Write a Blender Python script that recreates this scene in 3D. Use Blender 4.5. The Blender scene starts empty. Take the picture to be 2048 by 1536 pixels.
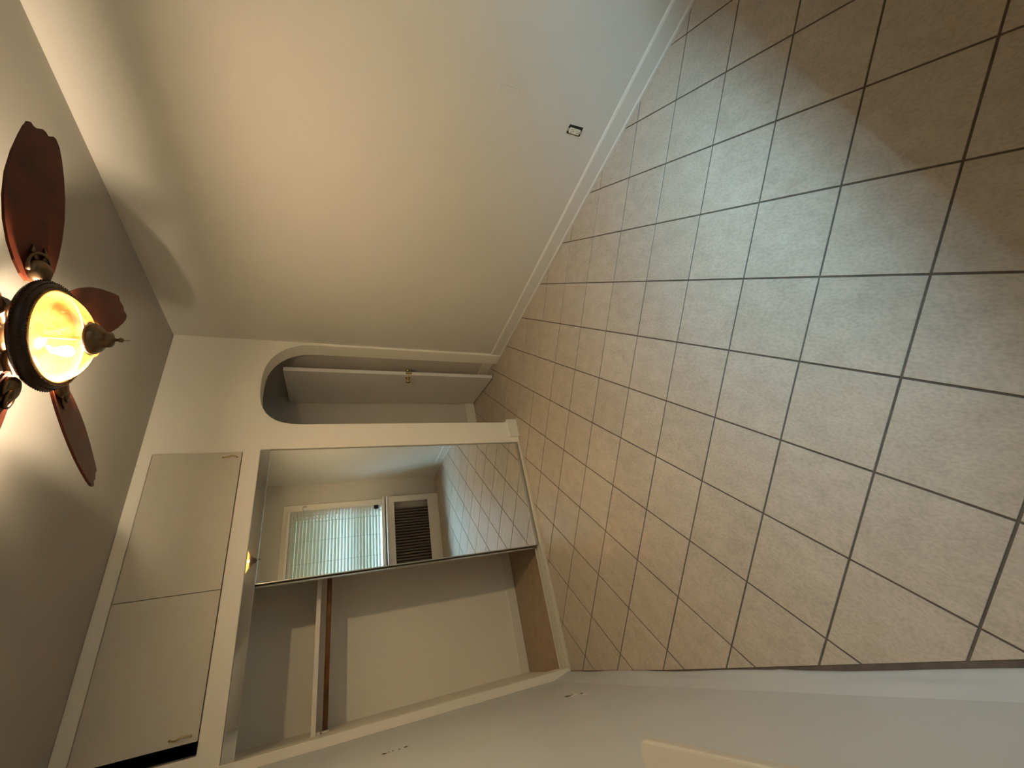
import bpy, bmesh, math, random
from mathutils import Vector, Matrix
from mathutils.geometry import tessellate_polygon

random.seed(7)
SC = bpy.context.scene
COL = SC.collection
PI = math.pi

# ------------------------------------------------------------------ camera
# room frame: x along the closet wall (left wall x=0), y towards the closet wall (y=0), z up
CAM_POS = Vector((0.3217, -3.2015, 1.5822))
cam_d = bpy.data.cameras.new('camera')
cam = bpy.data.objects.new('camera', cam_d)
COL.objects.link(cam)
v_right = Vector((0.84127975, -0.53985694, 0.02833504))
v_down = Vector((-0.18994222, -0.34425334, -0.91946266))
v_fwd = Vector((0.50613273, 0.7681433, -0.39215499))
# the phone was held sideways: the picture's right is the room's down
m = Matrix((v_down, v_right, -v_fwd)).transposed().to_4x4()
m.translation = CAM_POS
cam.matrix_world = m
cam_d.sensor_fit = 'HORIZONTAL'
cam_d.sensor_width = 36.0
cam_d.lens = 819.37 / 2048 * 36.0
cam_d.clip_start = 0.01
SC.camera = cam

# ------------------------------------------------------------------ world / exposure
SKY_STRENGTH = 70.0
BULB_STRENGTH = 5400.0
SC.view_settings.view_transform = 'Standard'
SC.view_settings.look = 'None'
SC.view_settings.gamma = 1.0
SC.view_settings.use_curve_mapping = False
SC.view_settings.exposure = 0.0
cy = SC.cycles
cy.use_denoising = True
cy.adaptive_threshold = 0.02
cy.max_bounces = 9
cy.diffuse_bounces = 4
cy.glossy_bounces = 6
cy.transparent_max_bounces = 12
cy.transmission_bounces = 8
cy.sample_clamp_indirect = 0.0
cy.caustics_reflective = True
cy.caustics_refractive = False
cy.blur_glossy = 0.3

w = bpy.data.worlds.new('daylight')
SC.world = w
w.use_nodes = True
nt = w.node_tree
nt.nodes.clear()
tc = nt.nodes.new('ShaderNodeTexCoord')
sp = nt.nodes.new('ShaderNodeSeparateXYZ')
rp = nt.nodes.new('ShaderNodeValToRGB')
bg = nt.nodes.new('ShaderNodeBackground')
ow = nt.nodes.new('ShaderNodeOutputWorld')
nt.links.new(tc.outputs['Generated'], sp.inputs[0])
nt.links.new(sp.outputs['Z'], rp.inputs[0])
nt.links.new(rp.outputs[0], bg.inputs[0])
nt.links.new(bg.outputs[0], ow.inputs[0])
el = rp.color_ramp.elements
el[0].position = 0.0; el[0].color = (0.005, 0.007, 0.004, 1)
el[1].position = 0.86; el[1].color = (0.48, 0.75, 1.0, 1)
e = el.new(0.10); e.color = (0.010, 0.014, 0.011, 1)
e = el.new(0.32); e.color = (0.026, 0.036, 0.034, 1)
e = el.new(0.50); e.color = (0.075, 0.105, 0.13, 1)
e = el.new(0.68); e.color = (0.27, 0.38, 0.48, 1)
bg.inputs[1].default_value = SKY_STRENGTH


def portal(name, loc, rot, sx, sy):
    l = bpy.data.lights.new(name, 'AREA')
    l.shape = 'RECTANGLE'; l.size = sx; l.size_y = sy
    l.cycles.is_portal = True
    o = bpy.data.objects.new(name, l)
    o.location = loc; o.rotation_euler = rot
    COL.objects.link(o)
    return o


portal('window_portal', (1.615, -3.74, 1.50), (PI / 2, 0, 0), 1.42, 1.34)
portal('passage_portal', (1.90, 0.62, 1.3), (0, -PI / 2, 0), 0.9, 0.42)  # serves the added opening in the unseen passage wall

# ------------------------------------------------------------------ materials
MATS = {}


def mat(name, col, rough=0.5, metal=0.0, bump=0.0, bscale=60.0, var=0.0, vscale=3.0, coat=0.0, spec=0.5):
    if name in MATS:
        return MATS[name]
    mt = bpy.data.materials.new(name)
    mt.use_nodes = True
    n = mt.node_tree
    b = n.nodes['Principled BSDF']
    b.inputs['Base Color'].default_value = (*col, 1)
    b.inputs['Roughness'].default_value = rough
    b.inputs['Metallic'].default_value = metal
    b.inputs['Specular IOR Level'].default_value = spec
    b.inputs['Coat Weight'].default_value = coat
    t = n.nodes.new('ShaderNodeTexCoord')
    if var > 0:
        nz = n.nodes.new('ShaderNodeTexNoise')
        nz.inputs['Scale'].default_value = vscale
        nz.inputs['Detail'].default_value = 5
        n.links.new(t.outputs['Object'], nz.inputs['Vector'])
        r = n.nodes.new('ShaderNodeValToRGB')
        r.color_ramp.elements[0].position = 0.3
        r.color_ramp.elements[1].position = 0.7
        r.color_ramp.elements[0].color = (*[c * (1 - var) for c in col], 1)
        r.color_ramp.elements[1].color = (*[min(1, c * (1 + var)) for c in col], 1)
        n.links.new(nz.outputs['Fac'], r.inputs[0])
        n.links.new(r.outputs[0], b.inputs['Base Color'])
    if bump > 0:
        nb = n.nodes.new('ShaderNodeTexNoise')
        nb.inputs['Scale'].default_value = bscale
        nb.inputs['Detail'].default_value = 4
        n.links.new(t.outputs['Object'], nb.inputs['Vector'])
        bp = n.nodes.new('ShaderNodeBump')
        bp.inputs['Strength'].default_value = bump
        bp.inputs['Distance'].default_value = 0.004
        n.links.new(nb.outputs['Fac'], bp.inputs['Height'])
        n.links.new(bp.outputs[0], b.inputs['Normal'])
    MATS[name] = mt
    return mt


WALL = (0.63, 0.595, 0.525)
mat('wall_paint_dim', WALL, 0.55, bump=0.12, bscale=9, var=0.015, vscale=1.6)  # darker copy of the wall paint, dimmer light put into its colour
mat('wall_paint_lit', (0.85, 0.80, 0.70), 0.5, bump=0.10, bscale=9, var=0.012, vscale=1.6)  # lighter copy of the same paint, lamp brightness put into its colour
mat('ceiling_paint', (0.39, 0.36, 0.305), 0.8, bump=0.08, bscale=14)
mat('trim_paint', (0.80, 0.75, 0.66), 0.42, bump=0.08, bscale=25)
mat('sill_paint', (0.54, 0.51, 0.455), 0.4)
mat('plaster_paint', (0.55, 0.575, 0.58), 0.38, bump=0.25, bscale=7, var=0.02, vscale=4)
mat('cabinet_paint', (0.60, 0.55, 0.46), 0.5, bump=0.05, bscale=20)
mat('door_paint', (0.78, 0.76, 0.71), 0.45, bump=0.04, bscale=12)
mat('dark_bronze', (0.030, 0.016, 0.010), 0.33, metal=0.55, var=0.3, vscale=30)
mat('bronze', (0.15, 0.092, 0.048), 0.33, metal=0.9, var=0.25, vscale=40)
mat('brass', (0.62, 0.47, 0.22), 0.22, metal=1.0)
mat('chrome', (0.66, 0.66, 0.64), 0.03, metal=1.0)
mat('mirror_silver', (0.86, 0.87, 0.84), 0.0, metal=1.0)
mat('mirror_back', (0.22, 0.20, 0.17), 0.6)
mat('edge_metal', (0.55, 0.53, 0.48), 0.35, metal=0.8)
mat('track_metal', (0.72, 0.66, 0.54), 0.38, metal=0.25)
mat('rod_wood', (0.20, 0.085, 0.028), 0.4, var=0.3, vscale=12)
mat('grout', (0.115, 0.088, 0.066), 0.9, var=0.2, vscale=20)
mat('closet_tile', (0.36, 0.25, 0.15), 0.35, var=0.10, vscale=14)
mat('black', (0.008, 0.008, 0.008), 0.5)
mat('hole_shade', (0.02, 0.016, 0.012), 0.9)  # near-black colour stands in for the shade inside openings
mat('ivory', (0.72, 0.66, 0.52), 0.4)
mat('radiator', (0.17, 0.14, 0.11), 0.5, metal=0.2)
mat('radiator_dark', (0.07, 0.055, 0.04), 0.8)
mat('plaster_chip', (0.80, 0.77, 0.70), 0.9)
mat('chip_dark', (0.12, 0.08, 0.05), 0.9)
mat('sash_wood', (0.50, 0.40, 0.27), 0.5)
mat('cord', (0.35, 0.36, 0.33), 0.8)


def tile_material():
    mt = bpy.data.materials.new('floor_tile')
    mt.use_nodes = True
    n = mt.node_tree
    b = n.nodes['Principled BSDF']
    t = n.nodes.new('ShaderNodeTexCoord')
    oi = n.nodes.new('ShaderNodeObjectInfo')
    mul = n.nodes.new('ShaderNodeMath'); mul.operation = 'MULTIPLY'; mul.inputs[1].default_value = 37.0
    n.links.new(oi.outputs['Random'], mul.inputs[0])
    add = n.nodes.new('ShaderNodeVectorMath'); add.operation = 'ADD'
    n.links.new(t.outputs['Object'], add.inputs[0])
    n.links.new(mul.outputs[0], add.inputs[1])
    mp = n.nodes.new('ShaderNodeMapping')
    mp.inputs['Scale'].default_value = (1.0, 1.6, 1.0)
    n.links.new(add.outputs[0], mp.inputs[0])
    n1 = n.nodes.new('ShaderNodeTexNoise'); n1.inputs['Scale'].default_value = 11; n1.inputs['Detail'].default_value = 6
    n.links.new(mp.outputs[0], n1.inputs['Vector'])
    n2 = n.nodes.new('ShaderNodeTexNoise'); n2.inputs['Scale'].default_value = 75; n2.inputs['Detail'].default_value = 4
    n.links.new(mp.outputs[0], n2.inputs['Vector'])
    r = n.nodes.new('ShaderNodeValToRGB')
    r.color_ramp.elements[0].position = 0.33; r.color_ramp.elements[0].color = (0.455, 0.38, 0.295, 1)
    r.color_ramp.elements[1].position = 0.68; r.color_ramp.elements[1].color = (0.525, 0.445, 0.35, 1)
    n.links.new(n1.outputs['Fac'], r.inputs[0])
    r2 = n.nodes.new('ShaderNodeValToRGB')
    r2.color_ramp.elements[0].position = 0.36; r2.color_ramp.elements[0].color = (0.80, 0.79, 0.77, 1)
    r2.color_ramp.elements[1].position = 0.60; r2.color_ramp.elements[1].color = (1, 1, 1, 1)
    n.links.new(n2.outputs['Fac'], r2.inputs[0])
    mx = n.nodes.new('ShaderNodeMix'); mx.data_type = 'RGBA'; mx.blend_type = 'MULTIPLY'
    mx.inputs['Factor'].default_value = 0.75
    n.links.new(r.outputs[0], mx.inputs['A']); n.links.new(r2.outputs[0], mx.inputs['B'])
    hs = n.nodes.new('ShaderNodeHueSaturation')
    mr = n.nodes.new('ShaderNodeMapRange')
    mr.inputs['To Min'].default_value = 0.965; mr.inputs['To Max'].default_value = 1.035
    n.links.new(oi.outputs['Random'], mr.inputs['Value'])
    n.links.new(mr.outputs[0], hs.inputs['Value'])
    n.links.new(mx.outputs['Result'], hs.inputs['Color'])
    n.links.new(hs.outputs[0], b.inputs['Base Color'])
    b.inputs['Roughness'].default_value = 0.42
    bp = n.nodes.new('ShaderNodeBump'); bp.inputs['Strength'].default_value = 0.18; bp.inputs['Distance'].default_value = 0.002
    n.links.new(n2.outputs['Fac'], bp.inputs['Height'])
    n.links.new(bp.outputs[0], b.inputs['Normal'])
    MATS['floor_tile'] = mt


tile_material()


def blade_material():
    mt = mat('blade_wood', (0.078, 0.016, 0.0065), 0.42, var=0.35, vscale=9, spec=0.22)
    b = mt.node_tree.nodes['Principled BSDF']
    b.inputs['Coat Weight'].default_value = 0.04
    b.inputs['Coat Roughness'].default_value = 0.25


blade_material()


def shade_material():
    mt = bpy.data.materials.new('amber_glass'); mt.use_nodes = True
    n = mt.node_tree; n.nodes.clear()
    out = n.nodes.new('ShaderNodeOutputMaterial')
    tr = n.nodes.new('ShaderNodeBsdfTranslucent')
    tp = n.nodes.new('ShaderNodeBsdfTransparent')
    gl = n.nodes.new('ShaderNodeBsdfGlossy'); gl.inputs['Roughness'].default_value = 0.15
    t = n.nodes.new('ShaderNodeTexCoord')
    nz = n.nodes.new('ShaderNodeTexNoise'); nz.inputs['Scale'].default_value = 14; nz.inputs['Detail'].default_value = 6
    n.links.new(t.outputs['Object'], nz.inputs['Vector'])
    r = n.nodes.new('ShaderNodeValToRGB')
    r.color_ramp.elements[0].position = 0.30; r.color_ramp.elements[0].color = (0.080, 0.0400, 0.0060, 1)
    r.color_ramp.elements[1].position = 0.52; r.color_ramp.elements[1].color = (0.140, 0.0800, 0.0170, 1)
    n.links.new(nz.outputs['Fac'], r.inputs[0])
    n.links.new(r.outputs[0], tr.inputs['Color'])
    tp.inputs['Color'].default_value = (1.0, 0.93, 0.80, 1)
    m1 = n.nodes.new('ShaderNodeMixShader')
    # the glass is denser towards the rim, clearer at the bottom
    sz = n.nodes.new('ShaderNodeSeparateXYZ')
    n.links.new(t.outputs['Object'], sz.inputs[0])
    mr = n.nodes.new('ShaderNodeMapRange')
    mr.inputs['From Min'].default_value = 2.345; mr.inputs['From Max'].default_value = 2.405
    mr.inputs['To Min'].default_value = 0.86; mr.inputs['To Max'].default_value = 0.20
    n.links.new(sz.outputs['Z'], mr.inputs['Value'])
    n.links.new(mr.outputs[0], m1.inputs[0])
    n.links.new(tr.outputs[0], m1.inputs[1]); n.links.new(tp.outputs[0], m1.inputs[2])
    m2 = n.nodes.new('ShaderNodeMixShader'); m2.inputs[0].default_value = 0.04
    n.links.new(m1.outputs[0], m2.inputs[1]); n.links.new(gl.outputs[0], m2.inputs[2])
    n.links.new(m2.outputs[0], out.inputs[0])
    MATS['amber_glass'] = mt
    mt = bpy.data.materials.new('bulb_glow'); mt.use_nodes = True
    n = mt.node_tree; n.nodes.clear()
    out = n.nodes.new('ShaderNodeOutputMaterial')
    em = n.nodes.new('ShaderNodeEmission')
    em.inputs[0].default_value = (1.0, 0.80, 0.56, 1)
    em.inputs[1].default_value = BULB_STRENGTH
    n.links.new(em.outputs[0], out.inputs[0])
    MATS['bulb_glow'] = mt
    mt = bpy.data.materials.new('window_glass'); mt.use_nodes = True
    n = mt.node_tree; n.nodes.clear()
    out = n.nodes.new('ShaderNodeOutputMaterial')
    tp = n.nodes.new('ShaderNodeBsdfTransparent'); tp.inputs[0].default_value = (0.90, 0.96, 0.96, 1)
    gl = n.nodes.new('ShaderNodeBsdfGlossy'); gl.inputs['Roughness'].default_value = 0.02
    m1 = n.nodes.new('ShaderNodeMixShader'); m1.inputs[0].default_value = 0.06
    n.links.new(tp.outputs[0], m1.inputs[1]); n.links.new(gl.outputs[0], m1.inputs[2])
    n.links.new(m1.outputs[0], out.inputs[0])
    MATS['window_glass'] = mt
    mt = bpy.data.materials.new('blind_slat'); mt.use_nodes = True
    n = mt.node_tree; n.nodes.clear()
    out = n.nodes.new('ShaderNodeOutputMaterial')
    df = n.nodes.new('ShaderNodeBsdfDiffuse'); df.inputs[0].default_value = (0.80, 0.80, 0.74, 1)
    tr = n.nodes.new('ShaderNodeBsdfTranslucent'); tr.inputs[0].default_value = (0.50, 0.56, 0.54, 1)
    m1 = n.nodes.new('ShaderNodeMixShader'); m1.inputs[0].default_value = 0.30
    n.links.new(df.outputs[0], m1.inputs[1]); n.links.new(tr.outputs[0], m1.inputs[2])
    n.links.new(m1.outputs[0], out.inputs[0])
    MATS['blind_slat'] = mt


shade_material()

# ------------------------------------------------------------------ mesh helpers


def BM():
    return bmesh.new()


def box(bm, x0, x1, y0, y1, z0, z1, bev=0.0):
    vs = [bm.verts.new((x, y, z)) for z in (z0, z1) for y in (y0, y1) for x in (x0, x1)]
    fs = [(0, 2, 3, 1), (4, 5, 7, 6), (0, 1, 5, 4), (2, 6, 7, 3), (0, 4, 6, 2), (1, 3, 7, 5)]
    faces = [bm.faces.new([vs[i] for i in f]) for f in fs]
    if bev > 0:
        ed = list({e for f in faces for e in f.edges})
        bmesh.ops.bevel(bm, geom=ed, offset=bev, segments=2, affect='EDGES', profile=0.5)
    return bm


def prism(bm, pts, fn0, fn1):
    """polygon pts (2d) extruded between two maps 2d->3d"""
    a = [bm.verts.new(fn0(p)) for p in pts]
    b = [bm.verts.new(fn1(p)) for p in pts]
    n = len(pts)
    bm.faces.new(a); bm.faces.new(b[::-1])
    for i in range(n):
        j = (i + 1) % n
        bm.faces.new((a[j], a[i], b[i], b[j]))
    return bm


def plate(bm, loops, y0, y1):
    """x-z polygon with holes, solid from y0 to y1"""
    P = [[Vector((p[0], p[1], 0)) for p in l] for l in loops]
    tris = tessellate_polygon(P)
    flat = [p for l in loops for p in l]
    a = [bm.verts.new((p[0], y0, p[1])) for p in flat]
    b = [bm.verts.new((p[0], y1, p[1])) for p in flat]
    for t in tris:
        bm.faces.new([a[i] for i in t]); bm.faces.new([b[i] for i in reversed(t)])
    k = 0
    for l in loops:
        n = len(l)
        for i in range(n):
            j = (i + 1) % n
            bm.faces.new((a[k + i], a[k + j], b[k + j], b[k + i]))
        k += n
    return bm


def lathe(bm, prof, cx, cy, seg=48, closed=False):
    rings = []
    for r, z in prof:
        if r < 1e-6:
            rings.append([bm.verts.new((cx, cy, z))])
        else:
            rings.append([bm.verts.new((cx + r * math.cos(2 * PI * i / seg), cy + r * math.sin(2 * PI * i / seg), z)) for i in range(seg)])
    pairs = list(zip(rings[:-1], rings[1:]))
    if closed:
        pairs.append((rings[-1], rings[0]))
    for a, b in pairs:
        for i in range(seg):
            j = (i + 1) % seg
            if len(a) == 1 and len(b) == 1:
                continue
            if len(a) == 1:
                bm.faces.new((a[0], b[j], b[i]))
            elif len(b) == 1:
                bm.faces.new((a[i], a[j], b[0]))
            else:
                bm.faces.new((a[i], a[j], b[j], b[i]))
    return bm


def tube(bm, path, rad, seg=10, cap=True):
    path = [Vector(p) for p in path]
    n = len(path)
    rads = rad if isinstance(rad, (list, tuple)) else [rad] * n
    up = None
    rings = []
    for i, p in enumerate(path):
        d = (path[min(i + 1, n - 1)] - path[max(i - 1, 0)]).normalized()
        if up is None:
            up = Vector((0, 0, 1)) if abs(d.z) < 0.9 else Vector((1, 0, 0))
        s = d.cross(up).normalized()
        up = s.cross(d).normalized()
        rings.append([bm.verts.new(p + (s * math.cos(2 * PI * k / seg) + up * math.sin(2 * PI * k / seg)) * rads[i]) for k in range(seg)])
    for a, b in zip(rings[:-1], rings[1:]):
        for k in range(seg):
            j = (k + 1) % seg
            bm.faces.new((a[k], a[j], b[j], b[k]))
    if cap:
        bm.faces.new(rings[0][::-1]); bm.faces.new(rings[-1])
    return bm


def ball(bm, c, r, sx=1, sy=1, sz=1, u=14, v=10):
    mtx = Matrix.Translation(Vector(c)) @ Matrix.Diagonal((sx, sy, sz, 1))
    bmesh.ops.create_uvsphere(bm, u_segments=u, v_segments=v, radius=r, matrix=mtx)
    return bm


def obj(name, bm, material, parent=None, smooth=False, bevel=0.0):
    bmesh.ops.recalc_face_normals(bm, faces=bm.faces)
    me = bpy.data.meshes.new(name)
    bm.to_mesh(me); bm.free()
    if material:
        me.materials.append(MATS[material])
    if smooth:
        for p in me.polygons:
            p.use_smooth = True
    o = bpy.data.objects.new(name, me)
    COL.objects.link(o)
    if parent is not None:
        o.parent = parent
        o.matrix_parent_inverse = Matrix.Translation(-WORLD_LOC.get(parent.name, Vector((0, 0, 0))))
    if bevel > 0:
        md = o.modifiers.new('bevel', 'BEVEL')
        md.width = bevel; md.segments = 3; md.limit_method = 'ANGLE'; md.angle_limit = math.radians(50)
    return o


WORLD_LOC = {}


def thing(name, label, cat, loc, group=None, kind=None):
    o = bpy.data.objects.new(name, None)
    o.empty_display_size = 0.05
    COL.objects.link(o)
    o.location = loc
    WORLD_LOC[o.name] = Vector(loc)
    return tag(o, label, cat, group, kind)


def tag(o, label, cat=None, group=None, kind=None):
    o['label'] = label
    if cat:
        o['category'] = cat
    if group:
        o['group'] = group
    if kind:
        o['kind'] = kind
    return o


def struct(name, bm, material, label, bevel=0.0, smooth=False):
    return tag(obj(name, bm, material, None, smooth, bevel), label, None, None, 'structure')


# ------------------------------------------------------------------ dimensions
W = 2.80          # right wall
LX = -0.03        # left wall face
FY = -3.56        # window wall face
H = 2.785         # ceiling
T = 0.15          # thickness of the closet wall
HALL_Y = 1.06
HALL_X = 2.87
CL, CR, CT = 0.02, 1.79, 2.085     # closet opening
CLOSET_Y = 0.775

# ------------------------------------------------------------------ floor
floor = struct('floor', box(BM(), LX - 0.1, HALL_X + 0.1, FY - 0.1, HALL_Y + 0.1, -0.06, -0.0035), 'grout',
               'diagonal beige tile floor with dark grout')


def clip(poly, a, b):
    """keep the part of poly left of a->b"""
    out = []
    n = len(poly)
    side = lambda p: (b[0] - a[0]) * (p[1] - a[1]) - (b[1] - a[1]) * (p[0] - a[0])
    for i in range(n):
        p, q = poly[i], poly[(i + 1) % n]
        sp_, sq = side(p), side(q)
        if sp_ >= 0:
            out.append(p)
        if (sp_ >= 0) != (sq >= 0):
            t = sp_ / (sp_ - sq)
            out.append((p[0] + t * (q[0] - p[0]), p[1] + t * (q[1] - p[1])))
    return out


def clip_poly(poly, region):
    for i in range(len(region)):
        poly = clip(poly, region[i], region[(i + 1) % len(region)])
        if len(poly) < 3:
            return []
    return poly


def area(p):
    return abs(sum(p[i][0] * p[(i + 1) % len(p)][1] - p[(i + 1) % len(p)][0] * p[i][1] for i in range(len(p)))) / 2


ROOM = [(0.003, FY), (W - 0.004, FY), (W - 0.004, 0.0), (0.003, 0.0)]
ROOM_CUT = [(0.024, -2.75), (0.004, -1.15)]      # tiles cut short of the left wall near the window
PASS = [(1.96, 0.0), (HALL_X - 0.003, 0.0), (HALL_X - 0.003, HALL_Y - 0.004), (1.96, HALL_Y - 0.004)]
TS, TG = 0.308, 0.0068
TA = math.radians(135.23 - 90)
TO = (1.398, -2.4395)
ea = (math.cos(TA), math.sin(TA)); eb = (-math.sin(TA), math.cos(TA))
half = (TS - TG) / 2
b3 = 0.0016


def tile_mesh(polys):
    """polys in tile-local coordinates; slightly rounded arris"""
    bm = BM()
    for p in polys:
        cx = sum(q[0] for q in p) / len(p); cy_ = sum(q[1] for q in p) / len(p)
        ins = [(q[0] + (cx - q[0]) * b3 / max(0.02, math.hypot(q[0] - cx, q[1] - cy_)),
                q[1] + (cy_ - q[1]) * b3 / max(0.02, math.hypot(q[0] - cx, q[1] - cy_))) for q in p]
        lo = [bm.verts.new((q[0], q[1], -0.006)) for q in p]
        mi = [bm.verts.new((q[0], q[1], -0.0012)) for q in p]
        hi = [bm.verts.new((q[0], q[1], 0.0)) for q in ins]
        n = len(p)
        bm.faces.new(hi)
        for i in range(n):
            j = (i + 1) % n
            bm.faces.new((lo[i], lo[j], mi[j], mi[i])); bm.faces.new((mi[i], mi[j], hi[j], hi[i]))
    bmesh.ops.recalc_face_normals(bm, faces=bm.faces)
    me = bpy.data.meshes.new('tile')
    bm.to_mesh(me); bm.free()
    me.materials.append(MATS['floor_tile'])
    return me


full_tile = None
for i in range(-16, 17):
    for j in range(-16, 17):
        c = (TO[0] + (i + 0.5) * TS * ea[0] + (j + 0.5) * TS * eb[0], TO[1] + (i + 0.5) * TS * ea[1] + (j + 0.5) * TS * eb[1])
        if not (-0.4 < c[0] < 3.3 and -4.0 < c[1] < 1.5):
            continue
        jit = random.uniform(-0.0006, 0.0006)
        loc_sq = [(-half, -half), (half, -half), (half, half), (-half, half)]
        wsq = [(c[0] + p[0] * ea[0] + p[1] * eb[0], c[1] + p[0] * ea[1] + p[1] * eb[1]) for p in loc_sq]
        pr = clip_poly(wsq, ROOM)
        if pr:
            pr = clip(pr, ROOM_CUT[1], ROOM_CUT[0]) if c[1] < -1.0 and c[0] < 0.5 else pr
            if len(pr) < 3:
                pr = []
        pp = clip_poly(wsq, PASS)
        polys = [p for p in (pr, pp) if len(p) > 2 and area(p) > 1e-4]
        if not polys:
            continue
        if len(polys) == 1 and abs(area(polys[0]) - 4 * half * half) < 1e-7:
            if full_tile is None:
                full_tile = tile_mesh([loc_sq])
            me = full_tile
        else:
            back = lambda q: ((q[0] - c[0]) * ea[0] + (q[1] - c[1]) * ea[1], (q[0] - c[0]) * eb[0] + (q[1] - c[1]) * eb[1])
            me = tile_mesh([[back(q) for q in p] for p in polys])
        o = bpy.data.objects.new('tile', me)
        COL.objects.link(o)
        o.location = (c[0], c[1], jit)
        o.rotation_euler = (0, 0, TA)
        o.parent = floor

# ------------------------------------------------------------------ walls and ceiling
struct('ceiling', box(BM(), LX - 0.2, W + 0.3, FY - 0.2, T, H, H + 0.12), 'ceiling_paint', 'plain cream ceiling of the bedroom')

arch = [(1.996, 0.0), (1.996, 1.80), (2.000, 1.90), (2.012, 1.96), (2.034, 2.012), (2.062, 2.050), (2.095, 2.080), (2.135, 2.104),
        (2.18, 2.122), (2.24, 2.134), (2.31, 2.140), (2.40, 2.140), (2.47, 2.136), (2.53, 2.125), (2.585, 2.106), (2.635, 2.078),
        (2.680, 2.040), (2.718, 1.994), (2.748, 1.940), (2.768, 1.880), (2.777, 1.81), (2.779, 1.74), (2.779, 0.0)]
outer = [(LX - 0.12, 0), (CL, 0), (CL, CT), (CR, CT), (CR, 0)] + arch + [(W + 0.15, 0), (W + 0.15, H), (LX - 0.12, H)]
CABX0, CABX1, CABZ0, CABZ1 = 0.085, 1.775, 2.195, 2.712
hole = [(CABX0, CABZ0), (CABX1, CABZ0), (CABX1, CABZ1), (CABX0, CABZ1)]
struct('wall_back', plate(BM(), [outer, hole], 0.0, T), 'wall_paint_lit',
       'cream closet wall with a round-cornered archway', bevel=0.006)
struct('wall_right', box(BM(), W, W + 0.15, FY - 0.2, -0.0005, 0, H), 'wall_paint_dim', 'long bare cream wall with the uncovered outlet')
struct('wall_left', box(BM(), LX - 0.12, LX, FY - 0.2, -0.0005, 0, H), 'plaster_paint', 'patched grey-white plaster wall beside the open closet')

# right baseboard with a shoe moulding
bb = struct('baseboard_right', prism(BM(), [(W, 0), (W - 0.020, 0), (W - 0.020, 0.012), (W - 0.014, 0.020), (W - 0.012, 0.100), (W - 0.008, 0.108), (W - 0.002, 0.113), (W, 0.114)],
            lambda p: (p[0], FY, p[1]), lambda p: (p[0], 0.0, p[1])), 'wall_paint_dim', 'painted baseboard along the outlet wall')
# plastered-over skirting on the left wall: lumpy
bm = BM()
ny = 60
rows = []
prof = [(0.0, 0.0), (0.002, 0.016), (-0.003, 0.04), (-0.010, 0.066), (-0.012, 0.082), (-0.020, 0.110), (-0.0305, 0.16)]
for k in range(ny + 1):
    y = FY + (0 - FY) * k / ny
    rows.append([bm.verts.new((p[0] + (random.uniform(-0.002, 0.002) if 0 < i < 6 else 0) + (0.003 * math.sin(y * 7 + i) if i < 5 else 0.0), y, p[1] + (random.uniform(-0.002, 0.002) if 0 < i < 6 else 0))) for i, p in enumerate(prof)])
back_rows = [[bm.verts.new((LX - 0.002, v[0].co.y, z)) for z in (0.0, 0.16)] for v in rows]
for k in range(ny):
    for i in range(len(prof) - 1):
        bm.faces.new((rows[k][i], rows[k + 1][i], rows[k + 1][i + 1], rows[k][i + 1]))
struct('baseboard_left', bm, 'plaster_paint', 'lumpy plastered-over skirting at the foot of the grey wall', smooth=True)

# closet interior
struct('wall_closet_back', box(BM(), LX - 0.1, 1.93, CLOSET_Y, CLOSET_Y + 0.08, 0, 2.16), 'wall_paint_lit', 'plain rear wall inside the closet')
struct('wall_closet_left', box(BM(), LX - 0.12, -0.005, T, CLOSET_Y, 0, 2.16), 'wall_paint_lit', 'left side wall inside the closet')
struct('wall_closet_right', box(BM(), 1.86, 1.93, T, CLOSET_Y, 0, 2.16), 'wall_paint_lit', 'right side wall inside the closet behind the mirror')
struct('ceiling_closet', box(BM(), LX - 0.1, 1.93, T, CLOSET_Y + 0.08, 2.16, 2.185), 'wall_paint_lit', 'low ceiling inside the closet')
struct('floor_closet', box(BM(), CL - 0.03, 1.86, 0.085, CLOSET_Y, -0.0034, 0.001), 'closet_tile', 'brown floor inside the closet')
struct('baseboard_closet', box(BM(), -0.005, 1.86, CLOSET_Y - 0.014, CLOSET_Y, 0.001, 0.085, 0.003), 'trim_paint', 'low baseboard along the closet rear wall')

# pillar foot: baseboard piece between closet and arch
bm = BM()
prism(bm, [(1.842, -0.020), (2.018, -0.020), (2.018, 0.10), (1.996, 0.10), (1.996, 0.0), (1.842, 0.0)],
      lambda p: (p[0], p[1], 0.0), lambda p: (p[0], p[1], 0.100))
struct('trim_1', bm, 'trim_paint', 'short white baseboard block at the foot of the pillar', bevel=0.004)
# closet jamb lining on the left
struct('trim_2', box(BM(), LX, CL, -0.012, 0.0, 0.0, CT + 0.03, 0.003), 'trim_paint', 'narrow painted jamb strip at the left side of the closet')

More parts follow.
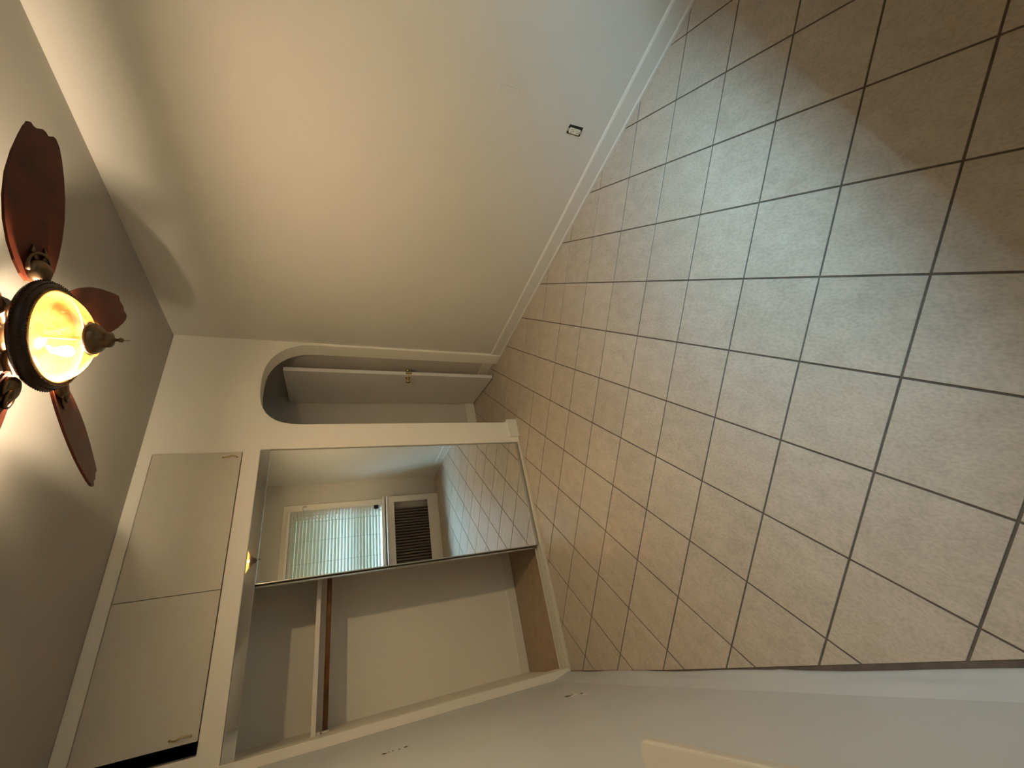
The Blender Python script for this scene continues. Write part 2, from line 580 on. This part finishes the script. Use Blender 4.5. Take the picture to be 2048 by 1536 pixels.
# passage behind the arch
bm = BM()
plate(bm, [[(1.80, 0), (HALL_X + 0.12, 0), (HALL_X + 0.12, 2.5), (1.80, 2.5)]], HALL_Y, HALL_Y + 0.1)
struct('wall_hall_back', bm, 'wall_paint_dim', 'rear wall of the passage behind the arch')
struct('wall_hall_right', box(BM(), HALL_X, HALL_X + 0.12, T, HALL_Y, 0, 2.5), 'wall_paint_dim', 'side wall of the passage behind the open door')
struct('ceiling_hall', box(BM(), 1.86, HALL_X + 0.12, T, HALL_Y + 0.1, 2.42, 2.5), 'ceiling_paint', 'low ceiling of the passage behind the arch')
bm = BM()
prism(bm, [(T, 0.0), (0.40, 0.0), (0.40, 2.42), (T, 2.42)], lambda p: (1.88, p[0], p[1]), lambda p: (1.94, p[0], p[1]))
prism(bm, [(0.84, 0.0), (HALL_Y, 0.0), (HALL_Y, 2.42), (0.84, 2.42)], lambda p: (1.88, p[0], p[1]), lambda p: (1.94, p[0], p[1]))
prism(bm, [(0.40, 1.75), (0.84, 1.75), (0.84, 2.42), (0.40, 2.42)], lambda p: (1.88, p[0], p[1]), lambda p: (1.94, p[0], p[1]))
prism(bm, [(0.40, 0.0), (0.84, 0.0), (0.84, 0.85), (0.40, 0.85)], lambda p: (1.88, p[0], p[1]), lambda p: (1.94, p[0], p[1]))  # opening between these pieces is added to put cool sky light on the door
struct('wall_hall_left', bm, 'wall_paint_dim', 'unseen left wall of the passage with an added daylight opening')
struct('baseboard_hall', box(BM(), 1.94, HALL_X, HALL_Y - 0.015, HALL_Y, 0, 0.11, 0.004), 'trim_paint', 'baseboard on the rear wall of the passage')
struct('baseboard_hall_right', box(BM(), HALL_X - 0.015, HALL_X, T, HALL_Y - 0.015, 0, 0.11, 0.004), 'trim_paint', 'baseboard beside the open door in the passage')

# window wall
WX0, WX1, WZ0, WZ1 = 0.92, 2.31, 0.87, 2.15
bm = BM()
plate(bm, [[(LX - 0.12, 0), (W + 0.15, 0), (W + 0.15, H), (LX - 0.12, H)], [(WX0, WZ0), (WX1, WZ0), (WX1, WZ1), (WX0, WZ1)]], FY - 0.2, FY)
struct('wall_front', bm, 'wall_paint_dim', 'wall with the blinds window seen in the mirror')

# ------------------------------------------------------------------ window
win = thing('window_1', 'double-hung window with painted casing seen in the mirror', None, (1.615, FY, WZ0), kind='structure')
bm = BM()
plate(bm, [[(WX0 - 0.16, WZ0 - 0.04), (WX1 + 0.16, WZ0 - 0.04), (WX1 + 0.16, 2.255), (WX0 - 0.16, 2.255)],
           [(WX0 - 0.015, WZ0), (WX1 + 0.015, WZ0), (WX1 + 0.015, WZ1 + 0.01), (WX0 - 0.015, WZ1 + 0.01)]], FY, FY + 0.022)
obj('casing', bm, 'trim_paint', win, bevel=0.004)
obj('sill', box(BM(), WX0 - 0.18, WX1 + 0.18, FY, FY + 0.07, WZ0 - 0.035, WZ0 - 0.005, 0.005), 'trim_paint', win)


def sash(name, z0, z1, y, fr):
    bm = BM()
    plate(bm, [[(WX0, z0), (WX1, z0), (WX1, z1), (WX0, z1)], [(WX0 + fr, z0 + fr), (WX1 - fr, z0 + fr), (WX1 - fr, z1 - fr), (WX0 + fr, z1 - fr)]], y - 0.035, y)
    s = obj(name, bm, 'trim_paint', win)
    g = obj('pane', box(BM(), WX0 + fr, WX1 - fr, y - 0.020, y - 0.015, z0 + fr, z1 - fr), 'window_glass', s)


sash('upper_sash', 1.45, WZ1, FY - 0.10, 0.04)
sash('lower_sash', WZ0, 1.50, FY - 0.05, 0.045)
obj('jamb_lining', box(BM(), WX1 - 0.012, WX1, FY - 0.2, FY, WZ0, WZ1), 'sash_wood', win)
obj('head_lining', box(BM(), WX0, WX1, FY - 0.2, FY, WZ1 - 0.012, WZ1), 'sash_wood', win)

# ------------------------------------------------------------------ blinds
bl = thing('window_blinds', 'pale horizontal slat blinds hanging in the window', 'blinds', (1.615, FY + 0.05, 0.885))
BX0, BX1 = WX0 - 0.05, WX1 + 0.05
obj('headrail', box(BM(), BX0, BX1, FY + 0.026, FY + 0.078, 2.155, 2.19, 0.004), 'trim_paint', bl)
slat_me = None
tilt = math.radians(50)
for k in range(28):
    z = 2.135 - k * 0.0445
    if slat_me is None:
        bm = BM()
        hw = 0.0245
        n = 5
        top = []; bot = []
        for q in range(n + 1):
            t = -1 + 2 * q / n
            cz = 0.003 * (1 - t * t)
            top.append((t * hw, cz + 0.0011)); bot.append((t * hw, cz - 0.0011))
        prism(bm, top + bot[::-1], lambda p: (BX0, p[0], p[1]), lambda p: (BX1, p[0], p[1]))
        o = obj('slat', bm, 'blind_slat', bl)
        slat_me = o.data
    else:
        o = bpy.data.objects.new('slat', slat_me)
        COL.objects.link(o)
        o.parent = bl
        o.matrix_parent_inverse = Matrix.Translation(-WORLD_LOC[bl.name])
    o.location = (0, FY + 0.052, z)
    o.rotation_euler = (-tilt + random.uniform(-0.04, 0.04), random.uniform(-0.001, 0.001), 0)
obj('bottom_rail', box(BM(), BX0, BX1, FY + 0.034, FY + 0.072, 0.868, 0.887, 0.004), 'trim_paint', bl)
for cx in (1.02, 1.30, 1.62, 1.92, 2.19):
    obj('ladder_cord', box(BM(), cx - 0.002, cx + 0.002, FY + 0.076, FY + 0.0775, 0.887, 2.155), 'cord', bl)

bk = tag(obj('window_sensor', box(BM(), 2.300, 2.358, FY + 0.079, FY + 0.100, 0.935, 1.000, 0.003), 'black'),
         'small black box at the lower corner of the blinds', 'sensor')
bm = BM()
lathe(bm, [(0.0, 0.024), (0.012, 0.024), (0.016, 0.018), (0.030, 0.012), (0.036, 0.004), (0.036, 0.0)], 0, 0, 24)
bmesh.ops.rotate(bm, verts=bm.verts, cent=(0, 0, 0), matrix=Matrix.Rotation(-PI / 2, 3, 'X'))
bmesh.ops.translate(bm, verts=bm.verts, vec=(2.415, FY + 0.022, 1.975))
tag(obj('tieback_rosette', bm, 'trim_paint', smooth=True), 'round cream rosette on the window casing', 'rosette')

# ------------------------------------------------------------------ radiator and its cover
cv = thing('radiator_cover', 'white painted radiator cover below the window seen in mirror', 'radiator cover', (1.61, FY + 0.06, 0))
RX0, RX1, RY = 0.76, 2.465, FY + 0.125
bm = BM()
plate(bm, [[(RX0, 0), (RX1, 0), (RX1, 0.795), (RX0, 0.795)], [(RX0 + 0.09, 0.17), (RX1 - 0.09, 0.17), (RX1 - 0.09, 0.70), (RX0 + 0.09, 0.70)]], RY - 0.018, RY)
obj('front_frame', bm, 'trim_paint', cv, bevel=0.002)
obj('side_panel', box(BM(), RX1 - 0.018, RX1, FY, RY - 0.018, 0, 0.795), 'trim_paint', cv)
obj('side_panel', box(BM(), RX0, RX0 + 0.018, FY, RY - 0.018, 0, 0.795), 'trim_paint', cv)
obj('top_board', box(BM(), RX0 - 0.015, RX1 + 0.012, FY, RY + 0.018, 0.795, 0.818, 0.004), 'trim_paint', cv)
rad = thing('radiator', 'dark ribbed radiator behind the white cover opening', 'radiator', (1.55, FY + 0.05, 0))
sec = None
nsec = 30
for k in range(nsec):
    if sec is None:
        bm = BM()
        pts = []
        for a in range(16):
            an = 2 * PI * a / 16
            cxs, cys = math.cos(an), math.sin(an)
            r = 0.03
            px_ = (0.012 if cxs > 0 else -0.012) + 0.006 * cxs
            pts.append((0.015 * cxs, 0.038 * cys))
        prism(bm, pts, lambda p: (p[0], p[1], 0.06), lambda p: (p[0], p[1], 0.74))
        o = obj('column', bm, 'radiator', rad)
        sec = o.data
    else:
        o = bpy.data.objects.new('column', sec)
        COL.objects.link(o)
        o.parent = rad
        o.matrix_parent_inverse = Matrix.Translation(-WORLD_LOC[rad.name])
    o.location = (2.275 - 0.043 * k, FY + 0.055, 0)
obj('header_pipe', tube(BM(), [(2.30, FY + 0.055, 0.10), (0.98, FY + 0.055, 0.10)], 0.022, 12), 'radiator', rad)
obj('header_pipe', tube(BM(), [(2.30, FY + 0.055, 0.70), (0.98, FY + 0.055, 0.70)], 0.022, 12), 'radiator', rad)
obj('foot', box(BM(), 2.24, 2.29, FY + 0.025, FY + 0.085, 0.0, 0.075, 0.004), 'radiator', rad)
obj('foot', box(BM(), 1.00, 1.05, FY + 0.025, FY + 0.085, 0.0, 0.075, 0.004), 'radiator', rad)
obj('valve', tube(BM(), [(2.30, FY + 0.055, 0.10), (2.345, FY + 0.055, 0.10), (2.35, FY + 0.055, 0.08), (2.35, FY + 0.055, 0.0)], 0.014, 10), 'radiator', rad)

# ------------------------------------------------------------------ closet sliding mirror doors and tracks
bt = thing('closet_bottom_track', 'ribbed white sliding-door track along the closet floor', 'door track', (0.9, 0.03, 0))
obj('base_strip', box(BM(), CL, CR, -0.020, 0.105, 0.0005, 0.006), 'track_metal', bt)
for yy, hh, ww in ((-0.014, 0.024, 0.014), (0.009, 0.022, 0.006), (0.034, 0.026, 0.009), (0.066, 0.022, 0.007), (0.096, 0.030, 0.016)):
    obj('rib', box(BM(), CL, CR, yy - ww / 2, yy + ww / 2, 0.005, hh, 0.0015), 'track_metal', bt)
tt = thing('closet_top_track', 'polished metal top track above the open closet', 'door track', (0.9, 0.02, CT))
obj('fascia', box(BM(), CL, CR, 0.006, 0.012, 2.022, CT - 0.002, 0.001), 'chrome', tt)
obj('channel', box(BM(), CL, CR, 0.012, 0.110, CT - 0.012, CT - 0.001), 'edge_metal', tt)
obj('channel_divider', box(BM(), CL, CR, 0.058, 0.062, 2.045, CT - 0.012), 'edge_metal', tt)


def mirror_door(x0, x1, y, label):
    d = thing('mirror_door', label, 'mirror door', ((x0 + x1) / 2, y, 0.03), 'sliding mirror closet doors')
    obj('mirror_pane', box(BM(), x0 + 0.004, x1 - 0.004, y, y + 0.005, 0.050, 2.044), 'mirror_silver', d)
    obj('backing', box(BM(), x0 + 0.002, x1 - 0.002, y + 0.005, y + 0.020, 0.046, 2.046), 'mirror_back', d)
    for a, b in ((x0, x0 + 0.004), (x1 - 0.004, x1)):
        obj('stile', box(BM(), a, b, y - 0.001, y + 0.024, 0.036, 2.048), 'edge_metal', d)
    obj('bottom_rail', box(BM(), x0, x1, y - 0.001, y + 0.024, 0.028, 0.050), 'edge_metal', d)
    obj('top_rail', box(BM(), x0, x1, y - 0.001, y + 0.024, 2.044, 2.056), 'edge_metal', d)
    return d


front_mirror = mirror_door(0.872, CR - 0.004, 0.018, 'sliding mirror door reflecting the window, closest to the room')
front_mirror.rotation_euler = (0, 0, -0.0037)      # hangs a touch out of square
mirror_door(0.858, CR - 0.010, 0.072, 'second sliding mirror door tucked behind the front one')

# ------------------------------------------------------------------ closet shelf and rod
sh = thing('closet_shelf', 'white wooden shelf with front lip inside the closet', 'shelf', (0.9, 0.55, 1.65))
obj('board', box(BM(), -0.004, 1.859, 0.385, CLOSET_Y - 0.001, 1.655, 1.672), 'trim_paint', sh)
obj('front_lip', box(BM(), -0.004, 1.859, 0.366, 0.385, 1.645, 1.674, 0.002), 'trim_paint', sh)
obj('cleat', box(BM(), -0.004, 0.014, 0.39, CLOSET_Y - 0.002, 1.622, 1.655), 'trim_paint', sh)
obj('cleat', box(BM(), 0.014, 1.858, CLOSET_Y - 0.02, CLOSET_Y - 0.001, 1.622, 1.655), 'trim_paint', sh)
rd = thing('closet_rod', 'dark wooden hanging rod under the closet shelf', 'clothes rod', (0.9, 0.46, 1.59))
obj('pole', tube(BM(), [(0.012, 0.46, 1.592), (1.856, 0.46, 1.592)], 0.0165, 16), 'rod_wood', rd, smooth=True)
bm = BM()
lathe(bm, [(0.0, 0.0), (0.026, 0.0), (0.026, 0.010), (0.021, 0.012), (0.021, 0.004), (0.0, 0.004)], 0, 0, 20)
bmesh.ops.rotate(bm, verts=bm.verts, cent=(0, 0, 0), matrix=Matrix.Rotation(PI / 2, 3, 'Y'))
bmesh.ops.translate(bm, verts=bm.verts, vec=(-0.003, 0.46, 1.592))
obj('socket', bm, 'trim_paint', rd)

# ------------------------------------------------------------------ overhead cabinet
cb = thing('overhead_cabinet', 'built-in two-door cabinet above the closet, left door ajar', 'cabinet', (0.93, 0.05, CABZ0))
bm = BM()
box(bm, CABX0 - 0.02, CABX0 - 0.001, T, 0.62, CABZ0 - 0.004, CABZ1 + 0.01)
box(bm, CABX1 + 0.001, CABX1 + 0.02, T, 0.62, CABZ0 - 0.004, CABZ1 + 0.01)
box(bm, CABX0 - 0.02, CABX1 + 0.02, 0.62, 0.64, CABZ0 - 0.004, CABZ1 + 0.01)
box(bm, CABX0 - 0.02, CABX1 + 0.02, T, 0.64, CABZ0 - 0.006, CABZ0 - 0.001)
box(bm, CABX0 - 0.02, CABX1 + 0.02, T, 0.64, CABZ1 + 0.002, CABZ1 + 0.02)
obj('carcass', bm, 'hole_shade', cb)  # cabinet interior coloured near-black in place of its shade
DM = 0.868


def wavy_handle(x, z0, z1, parent):
    bm = BM()
    n = 22
    path = []
    for k in range(n + 1):
        t = k / n
        z = z0 + (z1 - z0) * t
        path.append((x + 0.0045 * math.sin(2 * PI * t), -0.006 - 0.020 * math.sin(PI * t) ** 0.6, z))
    rads = [0.0032 + 0.0018 * math.sin(PI * k / n) for k in range(n + 1)]
    tube(bm, path, rads, 8)
    for z in (z0, z1):
        ball(bm, (x, -0.004, z), 0.0068, 1, 0.8, 1.2, 10, 8)
    return obj('handle', bm, 'brass', parent, smooth=True)


d1 = obj('door', box(BM(), DM + 0.0015, CABX1 - 0.004, -0.006, 0.013, CABZ0 + 0.0035, CABZ1 - 0.005, 0.0025), 'cabinet_paint', cb)
wavy_handle(1.733, 2.222, 2.305, d1)
d2 = obj('door', box(BM(), 0.148, DM - 0.0015, -0.006, 0.013, CABZ0 + 0.0035, CABZ1 - 0.004, 0.0025), 'cabinet_paint', cb)
wavy_handle(0.178, 2.232, 2.318, d2)

# ------------------------------------------------------------------ hall door
dr = thing('door_1', 'white flush door standing open in the passage', None, (2.84, 1.05, 0.0), kind='structure')
hinge = Vector((2.822, 1.045, 0)); free = Vector((2.722, 0.305, 0))
along = (free - hinge).normalized()
side = Vector((-along.y, along.x, 0))
if side.x > 0:
    side = -side          # side points to the visible face (towards -x)


def dpt(a, s, z):
    p = hinge + along * a + side * s
    return (p.x, p.y, z)


L = (free - hinge).length
bm = BM()
vs = [bm.verts.new(dpt(a, s, z)) for z in (0.012, 2.04) for s in (-0.018, 0.018) for a in (0, L)]
for f in [(0, 2, 3, 1), (4, 5, 7, 6), (0, 1, 5, 4), (2, 6, 7, 3), (0, 4, 6, 2), (1, 3, 7, 5)]:
    bm.faces.new([vs[i] for i in f])
slab = obj('slab', bm, 'door_paint', dr, bevel=0.002)
for s in (1, -1):
    bm = BM()
    lathe(bm, [(0.0, 0.0), (0.030, 0.0), (0.030, 0.004), (0.022, 0.008), (0.010, 0.010), (0.009, 0.026), (0.020, 0.032), (0.026, 0.042), (0.024, 0.052), (0.014, 0.058), (0.0, 0.059)], 0, 0, 24)
    q = Vector((0, 0, 1)).rotation_difference(side * s).to_matrix()
    bmesh.ops.rotate(bm, verts=bm.verts, cent=(0, 0, 0), matrix=q)
    bmesh.ops.translate(bm, verts=bm.verts, vec=Vector(dpt(L - 0.065, 0.018 * s, 0.915)))
    tag(obj('knob', bm, 'brass', dr, smooth=True), 'polished brass door knob')
bm = BM()
vs = [bm.verts.new(dpt(a, s, z)) for z in (0.885, 0.945) for s in (-0.011, 0.011) for a in (L - 0.001, L + 0.0012)]
for f in [(0, 2, 3, 1), (4, 5, 7, 6), (0, 1, 5, 4), (2, 6, 7, 3), (0, 4, 6, 2), (1, 3, 7, 5)]:
    bm.faces.new([vs[i] for i in f])
obj('latch_plate', bm, 'brass', dr)
for z in (0.25, 1.8):
    obj('hinge', tube(BM(), [dpt(-0.006, 0.014, z), dpt(-0.006, 0.014, z + 0.09)], 0.006, 8), 'brass', dr)

# ------------------------------------------------------------------ outlet without cover plate
ot = thing('wall_outlet', 'ivory outlet missing its cover plate, low on the wall', 'outlet', (W, -2.255, 0.265))
oy, oz = -2.255, 0.303
bm = BM()
plate_pts = [(-0.027, -0.046), (0.026, -0.047), (0.028, 0.044), (0.010, 0.047), (-0.024, 0.045)]
prism(bm, plate_pts, lambda p: (W + 0.0, oy + p[0], oz + p[1]), lambda p: (W - 0.0012, oy + p[0], oz + p[1]))
obj('box_opening_shade', bm, 'hole_shade', ot)  # flat dark sheet on the wall face, drawn as the box's shade
bm = BM()
box(bm, W - 0.010, W - 0.0012, oy - 0.0165 + 0.004, oy + 0.0165 + 0.004, oz - 0.035, oz + 0.035, 0.003)
recep = obj('receptacle', bm, 'ivory', ot)
for dz in (-0.0195, 0.0195):
    obj('slot', box(BM(), W - 0.0108, W - 0.0098, oy - 0.0035, oy - 0.0015, oz + dz - 0.001, oz + dz + 0.007), 'hole_shade', recep)
    obj('slot', box(BM(), W - 0.0108, W - 0.0098, oy + 0.0095, oy + 0.0115, oz + dz - 0.001, oz + dz + 0.007), 'hole_shade', recep)
    obj('ground_hole', tube(BM(), [(W - 0.0108, oy + 0.004, oz + dz - 0.008), (W - 0.0098, oy + 0.004, oz + dz - 0.008)], 0.0024, 10), 'hole_shade', recep)
obj('mounting_strap', box(BM(), W - 0.004, W - 0.0012, oy - 0.006, oy + 0.012, oz + 0.035, oz + 0.050, 0.001), 'edge_metal', ot)
obj('mounting_strap', box(BM(), W - 0.004, W - 0.0012, oy - 0.006, oy + 0.012, oz - 0.050, oz - 0.035, 0.001), 'edge_metal', ot)

# ------------------------------------------------------------------ left wall details
SX, SY, SR = 0.036, -2.045, 0.030
sill_pts = [(LX, -3.15), (SX, -3.15)] + [(SX - SR + SR * math.cos(a), SY - SR + SR * math.sin(a)) for a in [PI / 2 * k / 8 for k in range(9)]] + [(LX, SY)]
ws = thing('window_sill', 'cream rounded-corner window sill jutting from the grey left wall', 'window sill', (LX, -2.6, 0.80))
obj('stool', prism(BM(), sill_pts, lambda p: (p[0], p[1], 0.842), lambda p: (p[0], p[1], 0.870)), 'sill_paint', ws, bevel=0.006)
obj('apron', box(BM(), LX, LX + 0.016, -3.10, -2.10, 0.775, 0.842, 0.004), 'plaster_paint', ws)


def chip(pts, material, depth):
    bm = BM()
    prism(bm, pts, lambda p: (LX - 0.0005, p[0], p[1]), lambda p: (LX + depth, p[0], p[1]))
    return obj('plaster_chip', bm, material, bpy.data.objects['wall_left'])


def ragged(cy_, cz, ry, rz, n=11, ang=0):
    out = []
    for k in range(n):
        a = 2 * PI * k / n
        r = random.uniform(0.55, 1.15)
        u, v = ry * r * math.cos(a), rz * r * math.sin(a)
        out.append((cy_ + u * math.cos(ang) - v * math.sin(ang), cz + u * math.sin(ang) + v * math.cos(ang)))
    return out


WORLD_LOC['wall_left'] = Vector((0, 0, 0))
chip(ragged(-0.745, 0.372, 0.022, 0.034, ang=0.2), 'plaster_chip', 0.0012)
chip(ragged(-0.728, 0.408, 0.018, 0.016), 'chip_dark', 0.002)
chip(ragged(-0.735, 0.385, 0.008, 0.014), 'chip_dark', 0.002)
chip(ragged(-0.775, 0.345, 0.014, 0.007), 'chip_dark', 0.002)
chip(ragged(-0.815, 0.348, 0.018, 0.008), 'plaster_chip', 0.0012)
for yy, zz, q in ((-0.735, 1.345, 0.010), (-0.73, 1.325, 0.004), (-0.728, 1.308, 0.004), (-0.735, 1.28, 0.005), (-0.732, 1.252, 0.009)):
    chip(ragged(yy, zz, q * 1.6, q), 'chip_dark', 0.0015)

bp_ = thing('blank_plate', 'small painted blank plate on the outlet wall', 'wall plate', (W, -2.33, 0.71))
obj('plate', box(BM(), W - 0.0022, W, -2.365, -2.295, 0.705, 0.82, 0.0008), 'wall_paint_dim', bp_)

# ------------------------------------------------------------------ ceiling fan with lamp
AX, AY = 1.396, -1.765
fan = thing('ceiling_fan', 'five-blade wooden ceiling fan with glowing amber glass bowl', 'ceiling fan', (AX, AY, H))
obj('canopy', lathe(BM(), [(0.0, H), (0.068, H), (0.068, H - 0.012), (0.060, H - 0.04), (0.035, H - 0.062), (0.016, H - 0.068), (0.0, H - 0.068)], AX, AY, 40), 'dark_bronze', fan, True)
obj('downrod', tube(BM(), [(AX, AY, H - 0.06), (AX, AY, 2.64)], 0.012, 14), 'dark_bronze', fan, True)
obj('motor_housing', lathe(BM(), [(0.0, 2.655), (0.03, 2.655), (0.05, 2.648), (0.085, 2.635), (0.112, 2.61), (0.120, 2.575), (0.116, 2.545), (0.098, 2.528), (0.09, 2.515), (0.0, 2.515)], AX, AY, 48), 'dark_bronze', fan, True)
obj('flywheel', lathe(BM(), [(0.0, 2.515), (0.088, 2.515), (0.090, 2.505), (0.070, 2.500), (0.0, 2.500)], AX, AY, 40), 'bronze', fan, True)
obj('switch_housing', lathe(BM(), [(0.0, 2.500), (0.050, 2.500), (0.056, 2.488), (0.050, 2.466), (0.030, 2.452), (0.0, 2.450)], AX, AY, 40), 'dark_bronze', fan, True)
obj('center_stem', tube(BM(), [(AX, AY, 2.455), (AX, AY, 2.330)], 0.006, 10), 'bronze', fan, True)
# lamp bowl
ring = obj('bowl_rim', lathe(BM(), [(0.143, 2.412), (0.150, 2.407), (0.164, 2.413), (0.174, 2.427), (0.177, 2.438), (0.173, 2.446), (0.163, 2.447), (0.152, 2.430), (0.146, 2.418)], AX, AY, 72, True), 'dark_bronze', fan, True)
bm = BM()
for rr, zz, nb, br in ((0.1585, 2.4085, 96, 0.0022), (0.1705, 2.4195, 96, 0.0022), (0.1775, 2.436, 96, 0.0024)):
    for k in range(nb):
        a = 2 * PI * k / nb
        mtx = Matrix.Translation((AX + rr * math.cos(a), AY + rr * math.sin(a), zz))
        bmesh.ops.create_icosphere(bm, subdivisions=1, radius=br, matrix=mtx)
bd = obj('bead_trim', bm, 'dark_bronze', ring, True)
bd['kind'] = 'stuff'
obj('glass_bowl', lathe(BM(), [(0.145, 2.414), (0.143, 2.407), (0.1385, 2.397), (0.130, 2.385), (0.117, 2.3725), (0.101, 2.361), (0.084, 2.3515), (0.069, 2.344), (0.059, 2.3385), (0.0555, 2.335), (0.057, 2.3315), (0.0615, 2.3285)], AX, AY, 72), 'amber_glass', fan, True)
cap = obj('bottom_cap', lathe(BM(), [(0.0, 2.338), (0.049, 2.337), (0.052, 2.333), (0.052, 2.328), (0.050, 2.322), (0.045, 2.3135), (0.038, 2.3065), (0.031, 2.3025), (0.028, 2.299), (0.0272, 2.293), (0.0268, 2.287), (0.023, 2.280), (0.012, 2.2755), (0.006, 2.273), (0.0048, 2.266), (0.0, 2.266)], AX, AY, 40), 'bronze', fan, True)
bm = BM(); ball(bm, (AX, AY, 2.2575), 0.0082)
fin = obj('finial_ball', bm, 'bronze', cap, True)
obj('finial_pin', tube(BM(), [(AX, AY, 2.252), (AX, AY, 2.234)], 0.0011, 6), 'bronze', cap, True)
# one bulb burns, on the closet side of the bowl
tow = Vector((-0.20, 0.98, 0))
c = Vector((AX, AY, 0)) + tow * 0.062
obj('lamp_socket', tube(BM(), [Vector((AX, AY, 2.474)) + tow * 0.022, c + Vector((0, 0, 2.449))], 0.011, 12), 'dark_bronze', fan, True)
bm = BM()
lathe(bm, [(0.0, 2.394), (0.009, 2.396), (0.0155, 2.401), (0.0185, 2.410), (0.018, 2.418), (0.014, 2.427), (0.010, 2.438), (0.009, 2.450)], c.x, c.y, 16)
bmesh.ops.holes_fill(bm, edges=bm.edges[:])
tag(obj('bulb', bm, 'bulb_glow', fan, True), 'glowing light bulb inside the glass bowl')

# blades
hwp = [(0.165, 0.030), (0.185, 0.046), (0.22, 0.060), (0.27, 0.072), (0.33, 0.082), (0.40, 0.088), (0.47, 0.087), (0.54, 0.080), (0.60, 0.069), (0.635, 0.059), (0.648, 0.051)]
tip = [(0.656, 0.046), (0.6585, 0.036), (0.651, 0.026), (0.6505, 0.018), (0.658, 0.010), (0.660, 0.0), (0.656, -0.010), (0.6505, -0.020), (0.652, -0.030), (0.6585, -0.038), (0.656, -0.046)]
hwm = [(0.165, 0.030), (0.185, 0.050), (0.22, 0.070), (0.27, 0.089), (0.33, 0.102), (0.40, 0.107), (0.47, 0.103), (0.54, 0.088), (0.60, 0.069), (0.635, 0.056), (0.648, 0.049)]
outline = [(r, h) for r, h in hwp] + tip + [(r, -h) for r, h in reversed(hwm)]
blade_me = None
iron_me = med_me = scr_me = None
dz = [-0.006, 0.016, -0.008, -0.01, -0.005]
ps = math.radians(-13.5)
for k in range(5):
    a = math.radians(-32.5 + 72 * k)
    e = Vector((math.cos(a), math.sin(a), 0)); t = Vector((-math.sin(a), math.cos(a), 0))
    wv = t * math.cos(ps) + Vector((0, 0, 1)) * math.sin(ps)
    nv = e.cross(wv)
    M = Matrix((e, wv, nv)).transposed().to_4x4()
    M.translation = Vector((AX, AY, 2.479 + dz[k]))
    M2 = Matrix((e, t, Vector((0, 0, 1)))).transposed().to_4x4()
    M2.translation = Vector((AX, AY, 0))

    def place(name, me_, mtx, par, mk, material):
        if me_ is None:
            o = obj(name, mk(), material, None, True)
            me_ = o.data
        else:
            o = bpy.data.objects.new(name, me_)
            COL.objects.link(o)
        o.parent = par
        o.matrix_parent_inverse = Matrix.Translation(-WORLD_LOC[fan.name]) if par is fan else par.matrix_basis.inverted() @ Matrix.Identity(4)
        o.matrix_basis = mtx
        return o, me_

    def mk_blade():
        bm = BM()
        prism(bm, outline, lambda p: (p[0], p[1], -0.004), lambda p: (p[0], p[1], 0.004))
        return bm
    o, blade_me = place('blade', blade_me, M, fan, mk_blade, 'blade_wood')
    for p in blade_me.polygons:
        p.use_smooth = False

    def mk_iron():
        bm = BM()
        path = [(0.070, 0, 2.502), (0.10, 0.006, 2.498), (0.13, 0.010, 2.486), (0.155, 0.006, 2.472), (0.18, 0, 2.466), (0.205, 0, 2.468)]
        tube(bm, path, [0.014, 0.012, 0.010, 0.011, 0.014, 0.010], 10)
        return bm
    o, iron_me = place('blade_arm', iron_me, M2, fan, mk_iron, 'bronze')
    arm = o

    def mk_med():
        bm = BM()
        lathe(bm, [(0.0, -0.030), (0.014, -0.030), (0.028, -0.026), (0.038, -0.016), (0.040, -0.006), (0.036, -0.004), (0.0, -0.004)], 0.205, 0.0, 24)
        # scroll rib curling out along the blade
        pts_ = []
        for q in range(22):
            tt_ = q / 21
            an = -2.2 + 4.6 * tt_
            rr = 0.046 - 0.030 * tt_
            pts_.append((0.228 + rr * math.cos(an), rr * math.sin(an), -0.012 - 0.012 * tt_))
        tube(bm, pts_, [0.006 - 0.003 * q / 21 for q in range(22)], 8)
        tube(bm, [(0.235, 0.01, -0.010), (0.265, 0.022, -0.008), (0.285, 0.018, -0.006)], [0.008, 0.006, 0.002], 8)
        tube(bm, [(0.235, -0.01, -0.010), (0.265, -0.022, -0.008), (0.285, -0.018, -0.006)], [0.008, 0.006, 0.002], 8)
        return bm
    o, med_me = place('arm_medallion', med_me, M, fan, mk_med, 'bronze')

print('objects', len(bpy.data.objects))
